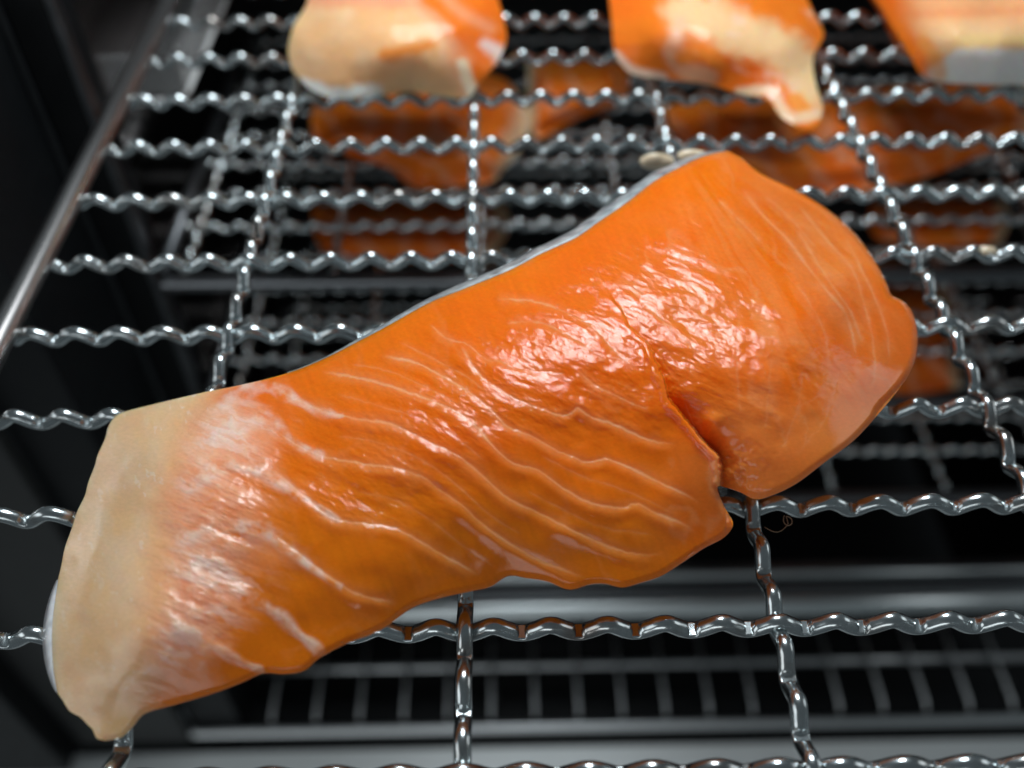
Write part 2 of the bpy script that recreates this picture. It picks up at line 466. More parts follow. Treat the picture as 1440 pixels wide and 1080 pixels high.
# ------------------------------------------------------------------ the large fillet in front
BACK = [(178, 578), (230, 565), (290, 551), (340, 541), (400, 526), (450, 507), (500, 482), (540, 461), (603, 426), (650, 407), (716, 380), (760, 357), (808, 335), (840, 313), (882, 284), (919, 255), (957, 234), (990, 219), (1021, 212)]
RIGHT = [(1021, 212), (1042, 222), (1070, 244), (1120, 268), (1160, 292), (1200, 326), (1230, 366), (1247, 398), (1254, 415), (1270, 424), (1284, 441), (1290, 470), (1288, 500), (1276, 530), (1256, 555), (1238, 573)]
FRONT = [(148, 1042), (170, 1037), (187, 1022), (205, 1003), (250, 990), (300, 975), (340, 960), (370, 947), (400, 948), (428, 943), (450, 925), (490, 904), (520, 893), (545, 880), (580, 855), (620, 841), (660, 832), (690, 825), (715, 810), (740, 813), (770, 818), (800, 829), (830, 822), (850, 821), (875, 826), (900, 820), (930, 810), (960, 791), (990, 771), (1015, 758), (1028, 745), (1030, 733), (1018, 711), (1009, 688), (1014, 684), (1040, 692), (1062, 702), (1085, 697), (1120, 680), (1160, 650), (1200, 620), (1231, 587), (1238, 573)]
LEFT = [(178, 578), (163, 585), (153, 598), (147, 618), (137, 640), (133, 655), (124, 678), (119, 697), (108, 720), (100, 745), (91, 770), (86, 795), (78, 830), (72, 865), (70, 900), (72, 935), (79, 970), (88, 985), (98, 1000), (112, 1008), (122, 1018), (130, 1026), (136, 1038), (148, 1042)]
CTRL = [(178, 578, .8), (230, 565, 1.2), (290, 551, 1.65), (450, 507, 2.25), (603, 426, 2.75), (760, 357, 3.1), (900, 268, 3.2), (1021, 212, 2.9),
        (133, 655, .75), (100, 745, .7), (72, 865, .65), (79, 970, .55), (148, 1042, .5), (205, 1003, .75), (300, 975, .95), (450, 925, 1.1), (560, 868, 1.2), (690, 825, 1.2), (800, 829, 1.2), (930, 810, 1.3), (1025, 745, 1.4),
        (1062, 702, 1.85), (1160, 650, 2.3), (1238, 573, 2.15), (1288, 480, 1.95), (1254, 415, 2.2), (1200, 326, 2.0), (1120, 268, 2.5),
        (120, 900, 1.15), (160, 800, 1.7), (250, 760, 2.15), (200, 900, 1.75), (170, 960, 1.2), (220, 640, 2.0), (300, 620, 2.3), (400, 650, 2.38), (350, 800, 1.95), (300, 900, 1.6), (400, 900, 1.3),
        (500, 580, 2.75), (600, 560, 3.0), (500, 700, 2.4), (600, 700, 2.4), (450, 820, 1.85), (560, 790, 1.9), (680, 760, 1.9),
        (700, 480, 3.25), (800, 470, 3.4), (820, 600, 2.85), (800, 740, 1.95), (920, 640, 2.55), (950, 740, 1.8),
        (950, 360, 3.5), (1050, 430, 3.45), (1000, 290, 3.45), (1130, 480, 3.3), (1170, 420, 3.1), (1105, 580, 2.85), (1060, 650, 2.35), (1200, 450, 2.75), (1235, 510, 2.5), (1170, 530, 2.9)]
LINES = [  # thin pale seams between the flakes: points, width px, strength
    ([(530, 500), (580, 509), (620, 528), (664, 555), (697, 583), (716, 602), (745, 612), (781, 633), (798, 640), (830, 651), (851, 645), (886, 658), (921, 675), (967, 697), (988, 711)], 3.6, 1.0),
    ([(447, 522), (513, 533), (560, 547), (607, 563), (643, 580), (670, 600), (693, 627), (721, 651), (756, 661), (791, 686), (823, 704), (851, 712), (872, 714), (897, 709), (921, 721), (957, 735), (985, 753)], 4.0, 1.0),
    ([(380, 540), (413, 560), (460, 580), (507, 590), (547, 595), (580, 610), (613, 627), (643, 640), (673, 664), (712, 699), (751, 718), (790, 738), (829, 757), (868, 773), (907, 781), (938, 777)], 4.2, 1.0),
    ([(380, 600), (413, 623), (447, 640), (480, 647), (513, 653), (553, 658), (593, 670), (620, 690), (653, 713), (673, 733), (712, 761), (751, 784), (790, 800), (829, 815)], 4.0, .95),
    ([(380, 657), (407, 680), (430, 700), (463, 727), (497, 735), (540, 740), (567, 748), (600, 767), (627, 783), (653, 797), (678, 812)], 5.0, .9),
    ([(380, 747), (413, 773), (447, 800), (480, 823), (507, 837), (560, 848)], 5.5, .9),
    ([(644, 479), (675, 527), (704, 549), (731, 564), (760, 575), (788, 584), (805, 580), (812, 573), (830, 586), (858, 595), (886, 607), (907, 617), (932, 623), (953, 624)], 3.4, .9),
    ([(603, 454), (628, 476), (656, 483), (682, 505), (704, 508), (719, 517), (760, 523), (801, 527)], 3.0, .6),
    ([(694, 420), (745, 423), (779, 432), (814, 448), (839, 467), (870, 500), (895, 520)], 3.0, .7),
    ([(710, 454), (760, 454), (801, 473), (830, 492), (855, 511)], 3.0, .6),
    ([(812, 521), (837, 542), (865, 556), (900, 572), (914, 570)], 3.0, .7),
    ([(1040, 261), (1076, 306), (1105, 334), (1133, 371), (1162, 408), (1186, 436), (1199, 469), (1205, 510)], 4.0, .75),
    ([(1010, 280), (1045, 315), (1075, 345)], 3.0, .5),
    ([(1121, 322), (1150, 371), (1178, 412), (1199, 444), (1215, 490)], 3.4, .6),
    ([(1120, 285), (1165, 340), (1199, 379), (1215, 428), (1227, 477), (1231, 518), (1225, 550)], 3.4, .55),
    ([(1190, 335), (1231, 420), (1247, 465), (1252, 510)], 3.4, .5),
    ([(1040, 412), (1036, 510), (1042, 587)], 2.6, .35),
    ([(1085, 502), (1080, 560), (1076, 607)], 2.6, .4),
    ([(880, 400), (925, 445), (965, 480), (990, 500)], 2.6, .6),
    ([(868, 428), (905, 462), (945, 500)], 2.6, .5),
    ([(960, 560), (985, 620), (1003, 660), (1018, 720)], 2.6, .5),
    ([(560, 480), (610, 505), (660, 532), (700, 566)], 2.4, .45),
    ([(490, 512), (545, 521), (600, 545), (645, 570), (680, 600)], 2.2, .35),
    ([(470, 552), (530, 570), (590, 588), (640, 615), (690, 655)], 2.4, .4),
    ([(470, 612), (530, 622), (590, 645), (640, 680), (690, 725), (740, 755)], 2.4, .4),
    ([(500, 690), (560, 705), (610, 735), (660, 775), (700, 800)], 2.4, .35),
    ([(740, 690), (800, 720), (850, 742), (920, 752)], 2.2, .35),
    ([(760, 640), (820, 670), (880, 690), (950, 722)], 2.2, .35),
    ([(870, 385), (915, 420), (960, 440)], 2.4, .4),
    ([(1075, 275), (1110, 305), (1150, 352)], 2.4, .4),
    ([(1100, 380), (1135, 420), (1160, 470), (1168, 520)], 2.6, .35),
    ([(1130, 520), (1120, 580), (1095, 640)], 2.4, .35),
    ([(1180, 520), (1165, 580), (1130, 630)], 2.4, .3),
]
TONGUES = [  # broad white membrane bands reaching into the flesh: points, half width, strength
    ([(300, 575), (345, 552), (375, 545), (405, 557), (440, 576), (480, 586)], 11, .8),
    ([(300, 620), (340, 600), (375, 590), (395, 608), (420, 628), (452, 642)], 12, .85),
    ([(265, 690), (310, 660), (345, 657), (375, 668), (405, 688), (435, 708), (475, 731)], 13, .95),
    ([(260, 760), (310, 745), (350, 742), (385, 752), (412, 775), (440, 800), (480, 826)], 13, .9),
    ([(280, 800), (310, 806), (335, 830), (365, 848), (395, 868), (418, 890), (446, 912)], 14, 1.0),
    ([(250, 885), (285, 895), (315, 915), (340, 930), (368, 944)], 10, .75),
]
CLEFT = [(840, 372), (851, 408), (872, 436), (886, 461), (911, 482), (921, 503), (932, 535), (946, 570), (962, 586), (981, 612), (995, 627), (1009, 640), (1013, 661), (1016, 688)]

def large_fillet():
    G = coons(BACK, FRONT, LEFT, RIGHT, 900, 430, 6)
    x = G[..., 0]; y = G[..., 1]
    Z = tps(CTRL, x, y, 2e-3)
    outline = BACK + RIGHT[1:] + FRONT[::-1][1:] + LEFT[::-1][1:]
    dE, _, _ = poly_dist(x, y, outline[:len(BACK) + len(RIGHT) + len(FRONT) - 2])
    dB, _, _ = poly_dist(x, y, BACK)
    # ---- masks
    xb = np.interp(y, [550, 600, 650, 700, 750, 800, 900, 1000, 1045], [300, 258, 243, 230, 224, 217, 207, 200, 196])
    n1 = fbm(x, y, 60, 3); n2 = fbm(x, y, 18, 11); n3 = fbm(x, y, 40, 21, 5, .6, 24, 4.0); n4 = fbm(x, y, 9, 31, 3)
    cream = sst(42, -34, x - xb + n1 * 10 + n2 * 6)
    xp = np.interp(y, [530, 570, 600, 650, 700, 750, 800, 850, 900, 950, 1005], [300, 372, 385, 372, 362, 360, 370, 360, 318, 262, 214])
    pink = sst(60, -80, x - xp + n1 * 30 + n3 * 30) * sst(8, 26, dB + n1 * 6)
    lowfront = sst(0, 1, (y - (0.0 * x + 985) + (x - 200) * .36) / 60)            # orange rim along the front
    pink = pink * (1 - .75 * sst(18, 4, dE))
    tong = np.zeros_like(x); tz = np.zeros_like(x)
    for pts, hw, s in TONGUES:
        d, sd, fr = poly_dist(x + n2 * 6, y + n2 * 6, pts)
        wd = hw * .9 * (1.15 - .6 * fr) * (.7 + .6 * vnoise(fr * 7, fr * 0 + hw, 77))
        mk = s * sst(wd * 1.5, wd * .35, d)
        tong = np.maximum(tong, mk); tz = np.maximum(tz, s * np.exp(-(d / wd) ** 2))
    seam = np.zeros_like(x); sz = np.zeros_like(x); bank = np.zeros_like(x); shim = np.zeros_like(x)
    for i, (pts, wd, s) in enumerate(LINES):
        d, sd, fr = poly_dist(x + n4 * 2.2, y + n4 * 2.2, pts)
        ends = sst(0, .07, fr) * sst(1, .90, fr)
        wv = wd * (.42 + .5 * vnoise(fr * 22, fr * 0 + i, 5))
        seam = np.maximum(seam, s * ends * (.45 + .55 * vnoise(fr * 14, fr * 0 + i, 8)) * np.exp(-(d / wv) ** 2) )
        seam = np.maximum(seam, .22 * s * ends * np.exp(-(d / (wv * 3.4)) ** 2))
        sz = np.maximum(sz, s * ends * np.exp(-(d / (wd * 1.3)) ** 2))
        if i < 11:
            bank = np.maximum(bank, s * ends * np.where(sd > 0, 1, 0) * np.exp(-((d - 9) / 9) ** 2))
    # ---- relief
    Z = Z - .008 * sz + .020 * bank
    Z = Z + .03 * tz * (.6 + .6 * n3) 
    memb = np.clip(pink * (1 - cream), 0, 1)
    Z = Z + memb * (.065 * n3 + .016 * n2)
    wetz = sst(260, 120, np.hypot((x - 1010) * .9, (y - 430) * 1.15)) + sst(230, 110, np.hypot((x - 800) * .8, (y - 500) * 1.4)) + .8 * sst(200, 90, np.hypot((x - 520) * .8, (y - 620) * 1.2))
    wetz = np.clip(wetz, 0, 1) * (1 - cream)
    n5 = fbm(x, y, 24, 51, 4, .5, 24, 3.0); n6 = fbm(x, y, 11, 61, 3, .55, 35, 1.6); n7 = fbm(x, y, 90, 71, 3)
    Z = Z + .06 * n7 * sst(0, 60, dE) + wetz * (  .036 * n5 - .010 * np.abs(n6))
    # cleft: the right lobe lies lower beside the torn seam
    d, sd, fr = poly_dist(x + n2 * 7 + n4 * 3, y + n2 * 5 + n4 * 3, CLEFT)
    dep = np.interp(y, [372, 415, 480, 550, 620, 690], [0, .02, .10, .24, .40, .5])
    right = sst(-1.5, 2.5, d * -sd)
    Z = Z - dep * right * np.exp(-np.maximum(d, 0) / (26 + 30 * np.clip((690 - y) / 320, 0, 1)))
    Z = Z + .05 * np.exp(-((d - 5) / 6) ** 2) * (1 - right) * sst(.2, .5, fr)
    # small curl of flesh in the cleft
    Z = Z + .07 * np.exp(-(((x - 1003) / 13) ** 2 + ((y - 592) / 11) ** 2))
    # rounded rim
    Z = Z - .08 * np.clip(1 - dE / 10, 0, 1) ** 2 * sst(0, 40, dB + 25) 
    Z = np.maximum(Z, .35)
    # ---- colour (linear albedo, with a little light and shade painted in)
    c = np.tile([.78, .155, .002], x.shape + (1,)).astype(float)
    c = mixc(c, [.79, .128, .002], np.clip(.5 + n7 * .9, 0, 1) * .7)
    c = mixc(c, [.70, .175, .001], sst(0, 1, (y - 600) / 160) * .8 * (1 - sst(900, 1000, x)))  # more amber lower down, with shade of the front slope put in
    c = mixc(c, [.79, .20, .03], np.clip(n1 * .8, 0, .35) * sst(900, 1000, x))
    stri = fbm(x, y, 6, 81, 2, .5, 68, 9)
    c *= (1 + .05 * stri)[..., None]
    rg = fbm(x + n2 * 10, y + n1 * 10, 95, 141, 3, .55, 70, 1.6); rg2 = fbm(x, y, 45, 151, 4, .55, 30, 2)
    vein = sst(.09, .0, np.abs(rg)) * np.clip(.5 + rg2 * 1.6, 0, 1) * (1 - cream)
    th = np.arctan2(y - 120, x - 890); rr = np.hypot(y - 120, x - 890)
    fan = sst(.56, .80, vnoise(th * 42 + n1 * .6, rr / 130, 9)) + .6 * sst(.6, .85, vnoise(th * 95 + n1, rr / 90, 19))
    fan = np.clip(fan, 0, 1) * sst(900, 1010, x - np.clip(y - 400, 0, 400) * .25) * sst(1.5, .9, th) * sst(0, 50, dE)
    c = mixc(c, [.81, .31, .10], fan * .20)
    c = mixc(c, [.82, .26, .06], sst(520, 620, y) * sst(980, 1060, x) * .5)  # low right lobe: brightness and pale sheen put into the colour
    vein = vein * np.clip(sst(800, 960, x) + .35, 0, 1)
    c = mixc(c, [.80, .40, .20], vein * .2)
    c = mixc(c, [.80, .24, .05], np.clip(rg2 * 1.3 - .05, 0, .5) * sst(820, 1000, x) * .4)
    c = mixc(c, [.81, .38, .18], seam * .85)
    pk = fbm(x, y, 70, 91, 3)
    pc = mixc(np.tile([.84, .42, .26], x.shape + (1,)), [.82, .33, .18], np.clip(.4 + pk, 0, 1))
    pc = mixc(pc, [.86, .60, .46], np.clip(n3 * 1.5 + n2 * .4, 0, 1))
    orp = sst(.10, .5, n3 * -1 + fbm(x, y, 34, 101, 3, .5, 24, 2.5) * .6 - (xp - x - 60) / 260)
    c = c + (pc - c) * (memb * (1 - .85 * orp * (1 - cream)))[..., None]
    c = mixc(c, [.82, .62, .52], np.clip(tong * (.42 + .7 * n2 + .3 * n3), 0, .75) * (1 - cream))
    sk1 = fbm(x + n1 * 8, y + n2 * 8, 13, 161, 3, .55, 21, 6.0)
    c = mixc(c, [.88, .72, .64], sst(.18, .45, sk1) * memb * (1 - cream) * .38)
    c = mixc(c, [.80, .25, .08], sst(-.15, -.45, sk1) * memb * (1 - cream) * .5 * (1 - np.clip(tong, 0, 1)))
    cc = mixc(np.tile([.86, .53, .27], x.shape + (1,)), [.84, .56, .34], np.clip(.5 + n1, 0, 1))
    cc = mixc(cc, [.82, .58, .37], np.clip(fbm(x, y, 26, 111, 4, .5, 95, 2.5) * 1.3 - .12, 0, .75))
    cc = mixc(cc, [.80, .45, .24], np.clip(fbm(x, y, 50, 121, 3) * 1.2 - .1, 0, .6))
    fleck = sst(.42, .6, fbm(x, y, 9, 171, 3, .6, 80, 1.6)) * (.3 + .7 * sst(-80, 10, x - xb))
    cc = mixc(cc, [.88, .76, .62], fleck * .6)
    c = c + (cc - c) * cream[..., None]
    edge_mem = sst(26, 6, np.abs(d)) * sst(.75, .9, fr)
    c = mixc(c, [.85, .50, .32], edge_mem * .12 * (1 - right))
    wr = .30 + .70 * np.clip(wetz + memb * .9 + tong, 0, 1)
    wr = wr * (.5 + .5 * np.clip(1 + n5, 0, 1)); wr = np.where(cream > .5, .35 + .3 * np.clip(n2, 0, 1), wr)

    zc = float(Z.mean())
    root = empty('salmon_fillet', (1.0, 3.5, .2))
    tag(root, 'large glossy salmon fillet in front with a cream belly edge on its left', 'salmon fillet', 'salmon fillets drying on the racks')
    fl = solid_fillet('flesh', root, G, Z, .2, c, wr, FLESH, .55)
    # skin along the back edge: outwards from the flesh edge, then down and under
    n = 260; bk = resample(BACK, 400)[100:400:]; n = len(bk)
    zb = np.interp(bk[:, 0], G[:, 0, 0], Z[:, 0])
    wdt = np.interp(bk[:, 0], [440, 500, 540, 600, 700, 800, 880, 932, 990, 1021], [1, 3, 5, 6, 9, 11, 13, 10, 5, 1])
    tt = np.gradient(bk, axis=0); tt /= np.linalg.norm(tt, axis=1)[:, None]
    nn = np.stack([tt[:, 1], -tt[:, 0]], 1)
    nz = fbm(bk[:, 0], bk[:, 1], 14, 7, 3)
    rows = []
    for k, (a, dz) in enumerate([(-.25, -.03), (.0, .0), (.35, -.03), (.75, -.14), (1.0, -.35)]):
        q = bk + nn * (wdt * a * (1 + .12 * nz * (a > 0)))[:, None]
        rows.append(bp(q[:, 0], q[:, 1], zb + dz - (.0 if k else .02)))
    last = rows[-1]
    for dz, iy in ((.55, .02), (.25, -.12), (.08, -.35)):
        r_ = last.copy(); r_[:, 2] = .2 + (last[:, 2] - .2) * dz; r_[:, 1] += iy; rows.append(r_)
    V = np.concatenate(rows); F = []
    for a in range(len(rows) - 1):
        for i in range(n - 1): F.append((a * n + i, a * n + i + 1, (a + 1) * n + i + 1, (a + 1) * n + i))
    so = link_mesh('skin', mesh_from('skin', V, F), SKIN, root); so['label'] = 'silvery grey skin along the back edge'
    # pale skin showing at the belly end
    lf = resample(LEFT, 200); lf = lf[(lf[:, 1] > 815) & (lf[:, 1] < 975)]; n = len(lf)
    zl = np.interp(lf[:, 1], G[0, :, 1], Z[0])
    ww = 10 * np.sin(np.linspace(.05, math.pi - .05, n)) ** .6
    rows = []
    for a, dz in ((-.3, .03), (.1, .02), (.6, -.08), (1.0, -.2)):
        rows.append(bp(lf[:, 0] - ww * a, lf[:, 1] + 0 * ww, np.maximum(zl + dz, .22)))
    r_ = rows[-1].copy(); r_[:, 2] = .2; r_[:, 0] += .3; rows.append(r_)
    V = np.concatenate(rows); F = []
    for a in range(len(rows) - 1):
        for i in range(n - 1): F.append((a * n + i, a * n + i + 1, (a + 1) * n + i + 1, (a + 1) * n + i))
    link_mesh('belly_skin', mesh_from('belly_skin', V, F), PALE_SKIN, root)
    # pale scraps of fat at the far corner
    for (px, py, z, rx, ry, rz) in ((924, 227, 1.8, .5, .16, .2), (974, 219, 2.4, .42, .16, .14)):
        c0 = bp(px, py, z); bm = bmesh.new(); bmesh.ops.create_icosphere(bm, subdivisions=4, radius=1)
        for v in bm.verts:
            k = 1 + .18 * math.sin(3.1 * v.co.x + 2) * math.cos(2.7 * v.co.y)
            v.co = Vector(((c0[0] + v.co.x * rx * k) * S, (c0[1] + v.co.y * ry * k) * S, (c0[2] + v.co.z * rz * k) * S))
        me = bpy.data.meshes.new('fat_flap'); bm.to_mesh(me); bm.free()
        me.polygons.foreach_set('use_smooth', [True] * len(me.polygons))
        link_mesh('fat_flap', me, FAT, root)
    return root
large_fillet()

# ------------------------------------------------------------------ the other fillets
def plain_fillet(label, base, th, back, front, left, right, nu, nv, paint, ctrl=None, seed=0, mat=FLESH_FAR, inset=.5, loc=None):
    G = coons(back, front, left, right, nu, nv)
    x = G[..., 0]; y = G[..., 1]
    u = np.linspace(0, 1, nu)[:, None]; v_ = np.linspace(0, 1, nv)[None, :]
    if ctrl is not None:
        Z = base + tps(ctrl, x, y, 2e-3)
    else:
        pr = np.minimum(np.minimum(u, 1 - u) * 5, np.minimum(v_, 1 - v_) * 3.2)
        Z = base + th * (.45 + .55 * sst(0, 1, pr))
    Z = Z + .08 * fbm(x, y, 70, seed, 2) + .012 * fbm(x, y, 24, seed + 5, 2)
    Z = np.maximum(Z, base + .2)
    c, wr = paint(x, y, u + 0 * v_, v_ + 0 * u, seed)
    cx, cy = x.mean(), y.mean(); p = bp(cx, cy, base)
    root = empty('salmon_fillet', tuple(p))
    tag(root, label, 'salmon fillet', 'salmon fillets drying on the racks')
    solid_fillet('flesh', root, G, Z, base, c, wr, mat, inset)
    return root

def orange(x, y, seed):
    c = np.tile([.82, .20, .016], x.shape + (1,)).astype(float)
    return mixc(c, [.84, .14, .012], np.clip(.5 + fbm(x, y, 70, seed + 3, 3), 0, 1) * .7)

def paint_a(x, y, u, v_, seed):           # first at the top: cream cut end, orange right side
    n = fbm(x, y, 40, seed, 4); n2 = fbm(x, y, 14, seed + 9, 3)
    c = orange(x, y, seed)
    st, _, _ = poly_dist(x, y, [(600, -40), (640, 10), (690, 40)])
    c = mixc(c, [.80, .42, .25], np.exp(-(st / 9) ** 2) * .5)
    c = mixc(c, [.80, .36, .2], sst(20, -20, y - 18 + n * 8) * sst(600, 560, x))
    xb = np.interp(y, [-40, 10, 40, 70, 100, 140], [560, 590, 622, 635, 645, 660])
    k = sst(12, -14, x - xb + n * 16) * sst(4, 22, y + n * 8 + (x - 430) * .02)
    cc = mixc(np.tile([.84, .47, .22], x.shape + (1,)), [.84, .54, .30], np.clip(.4 + n, 0, 1))
    c = c + (cc - c) * k[..., None]
    d, _, _ = poly_dist(x + n2 * 5, y + n2 * 4, [(540, 76), (570, 72), (604, 64)])
    c = mixc(c, [.84, .26, .03], sst(15, 1, d + n2 * 4) * .9)
    c = mixc(c, [.80, .44, .26], sst(26, 8, np.abs(x - xb + n * 16)) * .55)
    d, _, _ = poly_dist(x, y, [(682, 62), (700, 72), (704, 84)])
    c = mixc(c, [.82, .72, .68], sst(16, 2, d + n2 * 4) * .8)
    rim, _, _ = poly_dist(x, y, [(425, 118), (470, 132), (530, 128)])
    c = mixc(c, [.82, .78, .72], sst(15, 5, rim + n2 * 4))
    d, _, _ = poly_dist(x, y, [(650, 90), (660, 120), (668, 135)])
    c = mixc(c, [.84, .66, .46], sst(12, 5, d))
    return c, .15 + .2 * np.clip(n2, 0, 1)
plain_fillet('blurred salmon fillet at the back left of the top rack, cream cut end in front', .2, 2.4,
    [(440, -120), (560, -140), (690, -120)], [(412, 100), (440, 128), (480, 139), (530, 134), (580, 129), (630, 137), (660, 136), (672, 116)],
    [(440, -120), (436, -30), (431, 5), (412, 38), (405, 72), (412, 100)], [(690, -120), (697, -20), (708, 25), (712, 55), (700, 86), (672, 116)],
    220, 160, paint_a, [(440, -120, 2.4), (690, -120, 2.4), (436, -30, 2.3), (412, 38, 1.6), (405, 72, 1.1), (412, 100, .7), (480, 139, .35), (580, 129, .4), (660, 136, .4), (672, 116, .7), (712, 55, 1.1), (708, 10, 1.6), (560, 20, 2.3), (500, 60, 1.8), (600, 50, 2.0), (650, 40, 2.0), (540, 100, 1.25), (630, 95, 1.3), (560, -60, 2.6)], 200, inset=.35)

def paint_b(x, y, u, v_, seed):           # second: orange with cream membrane and a hanging tip
    n = fbm(x, y, 36, seed, 4); n2 = fbm(x, y, 14, seed + 9, 3)
    c = orange(x, y, seed)
    d, _, _ = poly_dist(x + n * 12, y + n * 10, [(960, 20), (1000, 25), (1040, 50), (1080, 60), (1120, 90), (1140, 120)])
    c = mixc(c, [.84, .54, .28], sst(46, 12, d + n2 * 10))
    d, _, _ = poly_dist(x + n * 8, y + n * 6, [(955, 35), (945, 70), (960, 95), (1000, 108)])
    c = mixc(c, [.82, .48, .30], sst(20, 6, d) * .7)
    d, _, _ = poly_dist(x + n2 * 5, y, [(960, 80), (985, 72), (1010, 88)])
    c = mixc(c, [.84, .24, .03], sst(18, 6, d))
    d, _, _ = poly_dist(x + n2 * 5, y, [(1120, 140), (1138, 165)])
    c = mixc(c, [.84, .30, .06], sst(14, 5, d))
    d, _, _ = poly_dist(x, y, [(866, 80), (888, 100), (930, 110)])
    c = mixc(c, [.84, .64, .52], sst(12, 4, d) * .8)
    d, _, _ = poly_dist(x + n2 * 4, y, [(1040, 130), (1085, 128), (1110, 165), (1150, 160)])
    c = mixc(c, [.84, .60, .40], sst(11, 4, d) * .8)
    c = mixc(c, [.86, .60, .48], sst(.25, .6, fbm(x, y, 24, seed + 20, 4, .5, 30, 2)) * .5 * sst(900, 960, x))
    return c, .2 + .3 * np.clip(n2, 0, 1)
plain_fillet('blurred salmon fillet in the middle back of the top rack, ragged tip over a wire', .2, 2.2,
    [(845, -120), (980, -140), (1110, -120)], [(868, 84), (890, 105), (930, 111), (990, 118), (1040, 132), (1078, 140), (1100, 166), (1130, 182), (1150, 176), (1158, 152)],
    [(845, -120), (855, -20), (860, 30), (862, 60), (868, 84)], [(1110, -120), (1130, -20), (1143, 15), (1158, 48), (1144, 80), (1146, 112), (1158, 152)],
    220, 160, paint_b, [(845, -120, 2.3), (1110, -120, 2.2), (860, 30, 1.4), (868, 84, .7), (930, 111, .5), (1040, 132, .55), (1100, 166, .55), (1130, 182, .5), (1158, 152, .6), (1144, 80, 1.0), (1158, 48, 1.2), (1130, -20, 1.8), (980, -60, 2.5), (940, 50, 1.8), (1040, 40, 2.0), (1100, 70, 1.6), (1000, 90, 1.4), (1130, 140, .8), (1090, 120, .9)], 300, inset=.35)

def paint_c(x, y, u, v_, seed):           # third: peach side and white skin along the front
    n = fbm(x, y, 36, seed, 4); n2 = fbm(x, y, 12, seed + 9, 3)
    c = orange(x, y, seed)
    k = sst(-12, 30, x - (1262 + (y) * .42) + n * 12)
    pc = mixc(np.tile([.84, .40, .18], x.shape + (1,)), [.84, .56, .30], sst(10, 60, y + n * 10))
    ln = np.abs(y - 18 + (x - 1350) * .03 + n2 * 2)
    pc = mixc(pc, [.80, .26, .10], np.exp(-(ln / 7) ** 2) * .5)
    c = c + (pc - c) * k[..., None]
    c = mixc(c, [.86, .60, .26], np.exp(-((y - 56 + n2 * 3) / 10) ** 2) * .8 * sst(1330, 1350, x))  # peach-yellow line, its glisten put into the colour
    sk = sst(64, 74, y + n2 * 3 - np.clip(1345 - x, 0, 100) * .75) * sst(1290, 1325, x)
    c = mixc(c, [.80, .80, .76], sk)
    d, _, _ = poly_dist(x, y, [(1300, 60), (1318, 85), (1322, 105)])
    c = mixc(c, [.86, .34, .06], sst(14, 5, d) * .6)
    return c, .15 + .2 * np.clip(n2, 0, 1)
plain_fillet('blurred salmon fillet at the back right of the top rack, white skin in front', .2, 2.2,
    [(1190, -120), (1380, -140), (1560, -120)], [(1292, 102), (1310, 113), (1360, 118), (1440, 119), (1560, 112)],
    [(1190, -120), (1215, -30), (1245, 20), (1275, 70), (1292, 102)], [(1560, -120), (1570, 0), (1560, 112)],
    200, 150, paint_c, [(1190, -120, 1.6), (1560, -120, 2.6), (1245, 20, .8), (1292, 102, .5), (1310, 113, .35), (1440, 119, .35), (1560, 112, .35), (1330, 60, 1.7), (1440, 62, 1.9), (1550, 60, 1.9), (1300, 20, 1.8), (1400, 0, 2.4), (1380, -80, 2.6), (1400, 95, 1.2), (1500, 95, 1.2)], 400, inset=.35)

def paint_low(x, y, u, v_, seed):
    n = fbm(x, y, 50, seed, 4)
    c = orange(x, y, seed)
    st = .5 + .5 * np.sin((x * .8 - y * .5) * .16 + n * 5)
    c = mixc(c, [.80, .46, .30], np.clip(st - .55, 0, 1) * .9 * sst(.0, .4, v_))
    pale = sst(.86, .95, u + n * .04)
    c = mixc(c, [.80, .56, .34], pale)
    return c, .3 + 0 * x
Z2, Z3, Z4 = (z + .25 for z in LEVELS)
plain_fillet('dim salmon fillet on the second rack, right below the cream ended fillet', Z2, 2.0,
    [(440, 150), (480, 122), (600, 92), (700, 108), (736, 140)], [(440, 196), (480, 214), (545, 236), (570, 256), (592, 266), (640, 263), (690, 256), (712, 235)],
    [(440, 150), (437, 172), (440, 196)], [(736, 140), (746, 166), (736, 202), (712, 235)], 120, 70, paint_low, None, 500)
plain_fillet('small dim salmon fillet with a pale tip on the second rack, middle of three', Z2, 1.6,
    [(742, 80), (800, 82), (880, 88)], [(742, 176), (758, 195), (790, 178), (830, 160), (880, 142)],
    [(742, 80), (742, 130), (742, 176)], [(880, 88), (884, 115), (880, 142)], 100, 60, lambda x, y, u, v_, s: paint_low(x, y, 1 - u, v_, s), None, 600)
plain_fillet('wide dim salmon fillet on the second rack, behind the tall end of the large fillet', Z2, 2.0,
    [(935, 150), (1000, 138), (1150, 130), (1300, 120), (1470, 110)], [(960, 202), (1030, 242), (1100, 270), (1180, 275), (1240, 262), (1300, 250), (1360, 226), (1440, 192), (1500, 160)],
    [(935, 150), (942, 178), (960, 202)], [(1470, 110), (1500, 130), (1500, 160)], 160, 80, paint_low, None, 700)
plain_fillet('very dark salmon fillet on the third rack, left of the large fillet', Z3, 1.8,
    [(440, 292), (520, 280), (640, 276), (712, 290)], [(452, 352), (520, 364), (640, 366), (700, 350)],
    [(440, 292), (440, 320), (452, 352)], [(712, 290), (716, 320), (700, 350)], 100, 60, paint_low, None, 800)
plain_fillet('very dark salmon fillet on the third rack, right of the large fillet', Z3, 1.8,
    [(1225, 286), (1300, 278), (1412, 284)], [(1232, 336), (1310, 348), (1408, 340)],
    [(1225, 286), (1222, 312), (1232, 336)], [(1412, 284), (1420, 312), (1408, 340)], 100, 60, paint_low, None, 900)
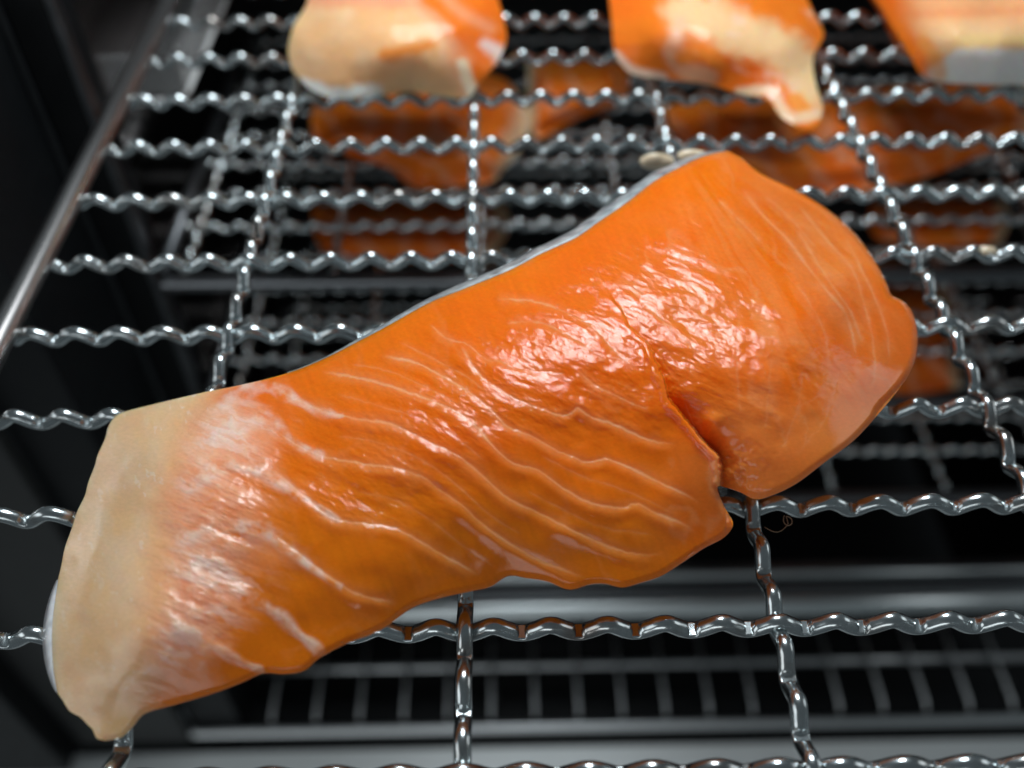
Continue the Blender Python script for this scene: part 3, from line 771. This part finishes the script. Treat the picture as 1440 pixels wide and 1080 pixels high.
plain_fillet('dim brownish salmon fillet on the lowest rack, just right of the large fillet', Z4, 1.8,
    [(1180, 380), (1250, 370), (1322, 384)], [(1180, 548), (1270, 556), (1350, 544)],
    [(1180, 380), (1170, 460), (1180, 548)], [(1322, 384), (1348, 460), (1350, 544)], 100, 80, paint_low, None, 1000)

# ------------------------------------------------------------------ clear tray
def bpy_(px, py, Y):
    q = np.array([(px - 720) / FOC, (py - 540) / FOC, 1]) @ CROT
    return CAMP + q * (Y - CAMP[1]) / q[1]
mt, nt, b = new_mat('clear_plastic')
b.inputs['Transmission Weight'].default_value = .85; b.inputs['Roughness'].default_value = .08
b.inputs['Base Color'].default_value = (.80, .82, .82, 1); b.inputs['IOR'].default_value = 1.45
nz = nt.nodes.new('ShaderNodeTexNoise'); nz.inputs['Scale'].default_value = 220; nz.inputs['Detail'].default_value = 3
bn = nt.nodes.new('ShaderNodeBump'); bn.inputs['Strength'].default_value = .6; bn.inputs['Distance'].default_value = 4e-4
nt.links.new(nz.outputs[0], bn.inputs['Height']); nt.links.new(bn.outputs[0], b.inputs['Normal'])
mt2 = metal('plastic_rim', (.85, .87, .86), .2, metallic=0, scale=200)
a0 = bpy_(137, 147, 22.6); a1 = bpy_(262, 137, 22.6)
tr = empty('plastic_tray', (a0[0], 22.6, a0[2]))
tag(tr, 'clear plastic tray at the back left, under the side rod of the top rack', 'tray')
x0, x1, zb_ = a0[0], a1[0], (a0[2] + a1[2]) / 2
for nm, lo, hi in (('base', (x0, 22.6, zb_), (x1, 34, zb_ + .18)), ('tray_wall', (x0, 22.6, zb_ + .19), (x1, 22.8, zb_ + 1.7)), ('tray_wall', (x0, 22.81, zb_ + .19), (x0 + .2, 34, zb_ + 1.7)), ('tray_wall', (x1 - .2, 22.81, zb_ + .19), (x1, 34, zb_ + 1.7))):
    link_mesh(nm, box_mesh(nm, lo, hi, .06), mt, tr)

v, f = tube([bpy_(99, 40, 22.5), bpy_(133, 138, 22.5), a0 + [.25, -.1, 0], a1 - [.25, .1, 0], a1 + [0, .3, .05], a1 + [0, 12, .05]], .11, 8)
link_mesh('rim', mesh_from('rim', v, f), mt2, tr)

# ------------------------------------------------------------------ small things
c0 = bp(1063, 728, .1); pts = []
for k in range(40):
    t = k / 39
    if t < .55: px, py = 1075 + 34 * t / .55, 741 + 10 * math.sin(t / .55 * 2.2) - 14 * (t / .55) ** 3
    else:
        a = (t - .55) / .45 * 5.2; px, py = 1104 + 8 * math.sin(a) + 1.2 * a, 731 + 8 * (1 - math.cos(a)) - 5 - 1.0 * a
    pts.append(bp(px, py, .12))
v, f = tube(pts, .008, 6)
o = link_mesh('fibre', mesh_from('fibre', v, f), HAIR)
tag(o, 'thin curled brown fibre caught on the wire beside the tip of the large fillet', 'fibre')
c0 = bp(1390, 352, .33); bm = bmesh.new(); bmesh.ops.create_icosphere(bm, subdivisions=3, radius=1)
for v in bm.verts:
    k = 1 + .3 * math.sin(4 * v.co.x + 1) * math.cos(5 * v.co.y)
    v.co = Vector(((c0[0] + v.co.x * .2 * k) * S, (c0[1] + v.co.y * .12 * k) * S, (c0[2] + v.co.z * .1 * k) * S))
me = bpy.data.meshes.new('fat_crumb'); bm.to_mesh(me); bm.free()
me.polygons.foreach_set('use_smooth', [True] * len(me.polygons))
o = link_mesh('fat_crumb', me, FAT)
tag(o, 'small pale crumb of fat stuck on a wire of the top rack, at right', 'crumb')
